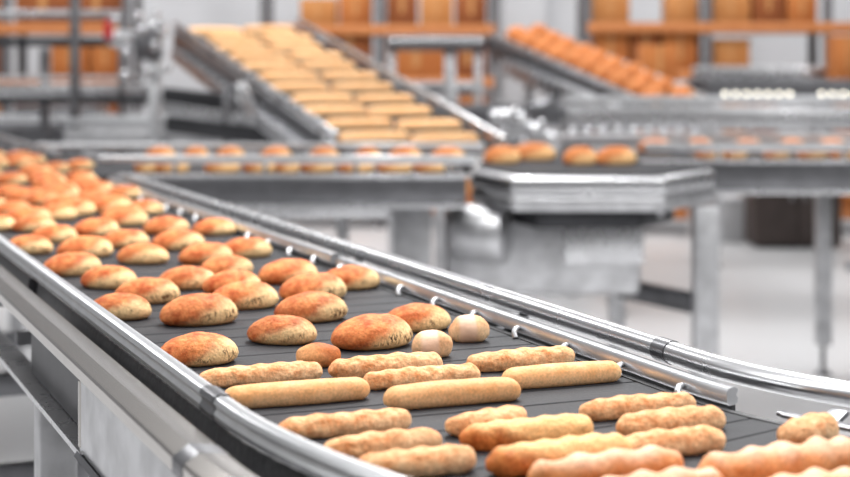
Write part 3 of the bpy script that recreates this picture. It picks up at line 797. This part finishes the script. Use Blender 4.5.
for k in range(10):
    f = .03 + .93 * k / 9
    a, c = BL2.lerp(TL2, f), BR2.lerp(TR2, f)
    for j in range(2):
        p = a.lerp(c, .28 + .44 * j + rnd.uniform(-.03, .03))
        o = clone(ol) if olf[0] else ol; olf[0] = True
        o.location = p + Vector((0, 0, .002))
        o.rotation_euler = (Matrix.Rotation(yw2, 4, 'Z') @ Matrix.Rotation(sl2, 4, 'X')).to_euler()
        s_ = rnd.uniform(.95, 1.08); o.scale = (s_, s_, s_ * 1.25)
        tag(o, 'round orange loaf on right incline, %s one in %s row up from the foot' % (('left', 'right')[j], NTH[k]), 'bread', 'orange loaves on the right incline')

# ------------------------------------------------------------------ machines and conveyors further back
def far_conveyor(label, x0, x1, y0, y1, zt, legs_at, name='conveyor', rail=True, m=STEEL):
    t = thing(name, label, 'conveyor')
    b = bmesh.new(); box(b, ((x0 + x1) / 2, (y0 + y1) / 2, zt - .02), (x1 - x0, y1 - y0 - .06, .03)); obj('belt', b, BELTM, t, False)
    for y in (y0, y1):
        b = bmesh.new(); bar(b, (x0, y, zt - .05), (x1, y, zt - .05), .04, .14, .008); obj('frame', b, m, t)
        if rail:
            b = bmesh.new(); bar(b, (x0, y, zt + .07), (x1, y, zt + .07), .025, .04, .01); obj('guide_rail', b, ALU, t)
    for x in legs_at:
        for y in (y0 + .03, y1 - .03): leg(t, x, y, zt - .1, .07, m=STEEL_SATIN)
        b = bmesh.new(); bar(b, (x, y0, .45), (x, y1, .45), .04, .05); obj('stretcher', b, STEEL_MID, t)
    return t
c2 = far_conveyor('long level conveyor behind the right conveyor, at the foot of right incline', .95, 4.6, 10.55, 11.1, 1.34, (1.3, 4.3))
# roller ends along the underside of that conveyor's near frame
for k in range(9):
    x = .86 + .1 * k + .1
    b = bmesh.new(); cyl(b, (x, 10.53, 1.215), (x, 10.45, 1.215), .032, 18); ball(b, (x, 10.45, 1.215), .026, (1, .5, 1)); obj('roller_end', b, STEEL_POLISHED, c2)
b = bmesh.new(); bar(b, (.92, 10.5, 1.14), (4.6, 10.5, 1.14), .05, .05, .01); obj('lower_rail', b, STEEL_MID, c2)
# roller conveyor; glowing beads added as the highlights on its roller ends
c3 = far_conveyor('level conveyor at far right with a row of small bright round glints on roller ends', 2.25, 5.6, 12.9, 13.7, 1.50, (2.36, 5.2), rail=False, m=STEEL_MID)
b = bmesh.new(); box(b, (3.95, 13.78, 1.55), (3.3, .06, .14), 0, .01); obj('back_plate', b, STEEL, c3)
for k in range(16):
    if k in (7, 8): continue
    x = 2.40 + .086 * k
    b = bmesh.new(); cyl(b, (x, 12.88, 1.405), (x, 12.80, 1.405), .03, 18); o = obj('roller_stub', b, STEEL_POLISHED, c3); b = bmesh.new(); ball(b, (x, 12.795, 1.405), .012, (1, .6, 1)); obj('glint_bead', b, GLINTM, o)
# middle background conveyors
c4 = far_conveyor('level grey conveyor behind the foot of the left incline', -.1, 1.2, 11.4, 12.0, 1.33, (.1, 1.05), rail=False, m=STEEL_MID)
b = bmesh.new(); tube(b, [P(530, 107, 11.2), P(543, 106, 11.2), P(552, 102, 11.2), P(556, 94, 11.2), P(556, 86, 11.2)], .035, 14); obj('bent_pipe', b, STEEL_MID, c4)
md = thing('drive_unit', 'shiny motor and valve cluster behind the transfer table', 'machine', tuple(P(522, 126, 9.6)))
for (x, y, zz, r, l) in ((-.12, 0, .05, .05, .12), (-.03, -.02, .03, .055, .1), (.06, 0, -.03, .05, .14), (.13, -.03, -.06, .035, .1), (-.06, .02, -.05, .04, .16)):
    b = bmesh.new(); cyl(b, (x - l / 2, y, zz), (x + l / 2, y - .06, zz), r, 20); obj('motor_body', b, STEEL_SATIN, md)
for (x, zz, r) in ((-.16, .06, .03), (-.05, .09, .028), (.02, .01, .03), (.11, .02, .026), (.17, -.07, .03), (.0, -.08, .026)):
    b = bmesh.new(); ball(b, (x, -.1, zz), r); obj('valve_knob', b, STEEL_POLISHED, md)
b = bmesh.new(); box(b, (0, .08, -.55), (.2, .12, .9), 0, .01); obj('pedestal', b, STEEL_MID, md)
# perforated rail machine between the two inclines
pm = thing('roller_track', 'raised grey track with a row of roller ends between the two inclines', 'conveyor')
b = bmesh.new(); bar(b, P(388, 43, 12.2), P(484, 43, 12.2), .30, .12, .01); obj('track', b, STEEL_MID, pm)
for k in range(10):
    q = P(394 + 9.5 * k, 41, 12.0)
    b = bmesh.new(); cyl(b, q + Vector((0, .05, 0)), q, .028, 16); ball(b, q, .022, (1, .5, 1)); obj('roller_end', b, STEEL_POLISHED, pm)
for px in (392, 450, 478):
    q = P(px, 48, 12.2); b = bmesh.new(); bar(b, (q.x, q.y, .05), q, .09 if px == 450 else .06, .09, .008, up=(0, 1, 0)); obj('post', b, STEEL, pm)
b = bmesh.new(); bar(b, P(392, 88, 12.2), P(484, 88, 12.2), .06, .10, .01); obj('lower_beam', b, STEEL, pm)
# gantry frame at left
ga = thing('gantry', 'grey steel pipe gantry in the left background', 'frame')
for px, top, d in ((75, -30, 11.0), (45, 48, 11.4), (-30, -30, 11.0)):
    q = P(px, top, d); b = bmesh.new(); bar(b, (q.x, q.y, 0), q, .065, .065, .01, up=(0, 1, 0)); obj('post', b, STEEL_MID, ga)
for (x0, x1, py, ht, m) in ((-60, 122, 14, .055, STEEL), (-60, 128, 42, .06, DARK_STEEL), (-60, 150, 90, .09, STEEL), (-60, 150, 100, .06, DARK_STEEL), (-60, 140, 78, .03, STEEL)):
    b = bmesh.new(); bar(b, P(x0, py, 11.05), P(x1, py, 11.05), .05, ht, .012); obj('beam', b, m, ga)
q = P(122, 14, 11.05); b = bmesh.new(); bar(b, (q.x, q.y, 0), q + Vector((0, 0, .02)), .05, .05, .01, up=(0, 1, 0)); obj('post', b, STEEL_MID, ga)
far_conveyor('low grey conveyor behind the gantry at far left', -6.0, -1.95, 11.9, 12.6, 1.16, (-3.3, -3.05, -2.75, -2.45, -2.1), m=STEEL_MID)
c5 = far_conveyor('grey conveyor between the gantry and the left incline', -2.3, -.9, 10.2, 10.75, 1.22, (-2.15, -1.75, -1.3, -1.0), rail=True, m=STEEL_SATIN)
ct = thing('control_cabinet', 'dark grey control cabinet under the far left background frames', 'cabinet', (-3.0, 13.2, 0))
b = bmesh.new(); box(b, (0, 0, .68), (.7, .4, 1.24), 0, .015); obj('body', b, STEEL_MID, ct)
b = bmesh.new(); box(b, (0, -.205, .70), (.62, .02, 1.1), 0, .006); dd = obj('door', b, DARK_STEEL, ct)
b = bmesh.new(); box(b, (.24, -.225, .75), (.02, .02, .16), 0, .005); obj('handle', b, STEEL, dd)
b = bmesh.new(); box(b, (0, 0, .03), (.64, .34, .06)); obj('plinth', b, DARK_STEEL, ct)
# dark cabinet far right
cb = thing('cabinet', 'dark brown cabinet standing on the floor behind the right conveyor', 'cabinet', (2.98 + .33, 14.2, 0))
b = bmesh.new(); box(b, (0, .25, .45), (.78, .5, .84), 0, .01); obj('body', b, BROWN_CAB, cb)
for x in (-.19, .19):
    b = bmesh.new(); box(b, (x, -.01, .45), (.36, .02, .78), 0, .004); dd = obj('door', b, BROWN_CAB, cb)
    b = bmesh.new(); box(b, (x - math.copysign(.13, x), -.03, .5), (.015, .02, .14), 0, .004); obj('handle', b, STEEL, dd)
b = bmesh.new(); box(b, (0, .25, .02), (.70, .44, .04)); obj('plinth', b, DARK_STEEL, cb)
# a white crate low by the back wall
wc = thing('crate', 'pale grey crate on the floor left of the dark brown cabinet', 'crate', (2.72, 14.9, 0))
b = bmesh.new(); box(b, (0, 0, .19), (.46, .5, .38), 0, .02); obj('body', b, GREY_PLASTIC, wc)
b = bmesh.new(); box(b, (0, 0, .39), (.49, .53, .03), 0, .01); obj('lid', b, WALLM, wc)

# ------------------------------------------------------------------ pallet racks with cardboard boxes
def carton(m, sx, sy, sz):
    b = bmesh.new(); box(b, (0, 0, sz / 2), (sx, sy, sz), 0, .008)
    o = obj('cardboard_box', b, m)
    b = bmesh.new(); box(b, (0, -sy / 2 - .001, sz * .62), (.05, .004, sz * .74)); box(b, (0, 0, sz + .001), (.05, sy, .004)); obj('tape', b, TAPE, o)
    return o
cartons = [carton(CARD, .42, .4, .34), carton(CARD_B, .36, .4, .40), carton(CARD_C, .46, .4, .28)]
cfree = [True] * 3
def put_carton(k, x, y, zz, sc, label, group):
    if cfree[k]: o = cartons[k]; cfree[k] = False
    else:
        o = cartons[k].copy(); C.objects.link(o)
        for ch in cartons[k].children:
            d = ch.copy(); C.objects.link(d); d.parent = o
    o.location = (x, y, zz); o.scale = sc
    tag(o, label, 'box', group)
def rack(name, where, x0, bays, bw, y, levels, fill, seed):
    r_ = random.Random(seed)
    t = thing('pallet_rack', 'tall pallet rack with orange beams against the back wall, %s' % where, 'rack', (0, 0, 0))
    for i in range(bays + 1):
        for dy in (-.3, .3):
            b = bmesh.new(); box(b, (x0 + i * bw, y + dy, 1.65), (.08, .07, 3.3), 0, .005); obj('upright', b, RACK_POST, t)
    for zl in levels:
        for dy in (-.32, .32):
            b = bmesh.new(); bar(b, (x0, y + dy, zl - .05), (x0 + bays * bw, y + dy, zl - .05), .05, .10, .006); obj('beam', b, RACK_BEAM, t)
        b = bmesh.new(); box(b, (x0 + bays * bw / 2, y, zl - .012), (bays * bw, .60, .024)); obj('deck', b, STEEL_MID, t)
    nm = ['bottom', 'second', 'third', 'fourth', 'top'] if len(levels) == 5 else ['bottom', 'middle', 'upper', 'top']
    for li, zl in enumerate(levels):
        lvl = []
        for bay in range(bays):
            ks = [r_.choice((0, 0, 1, 1, 2)) for q in range(r_.choice((2, 3, 3)))]
            ws = [(.42, .36, .46)[k] * r_.uniform(.85, 1.15) for k in ks]
            room = bw - .12 - .03 * len(ks); f = room / sum(ws); x = x0 + bay * bw + .065
            for k, wd in zip(ks, ws):
                wd *= f
                if r_.random() < fill: lvl.append((k, x + wd / 2, (wd / (.42, .36, .46)[k], 1, r_.uniform(.85, 1.25))))
                x += wd + .03
        for n, (k, cx, sc) in enumerate(lvl):
            put_carton(k, cx, y - .04, zl, sc, 'cardboard box on %s shelf of the rack %s, %s from left' % (nm[li], where, NTH[n] if n < 14 else '%dth' % (n + 1)), 'cardboard boxes on the rack ' + where)
LV = (.25, .95, 1.60, 2.10)
rack('r', 'at far right', 1.55, 3, 1.15, 15.6, (.25, .95, 1.58, 2.03), .93, 3)
rack('m', 'in the middle', -1.6, 2, 1.15, 16.2, (.25, .95, 1.50, 2.02), .93, 5)
rack('l', 'at far left', -6.3, 3, 1.15, 15.6, (.25, .95, 1.52, 2.02), .9, 8)
# loose boxes in the place
def loose(px, py_bottom, d, sx, sz, k, label, stand=None):
    q = P(px, py_bottom, d); base = ((.42, .34), (.36, .40), (.46, .28))[k]
    put_carton(k, q.x, q.y, q.z if stand is None else stand, (sx / base[0], .8, sz / base[1]), label, None)
loose(657, 78, 13.25, .29, .30, 0, 'brown cardboard box standing on the roller conveyor above the right incline', 1.497)
loose(843, 76, 13.3, .2, .38, 0, 'tall orange box on the roller conveyor at the right edge of the picture', 1.497)
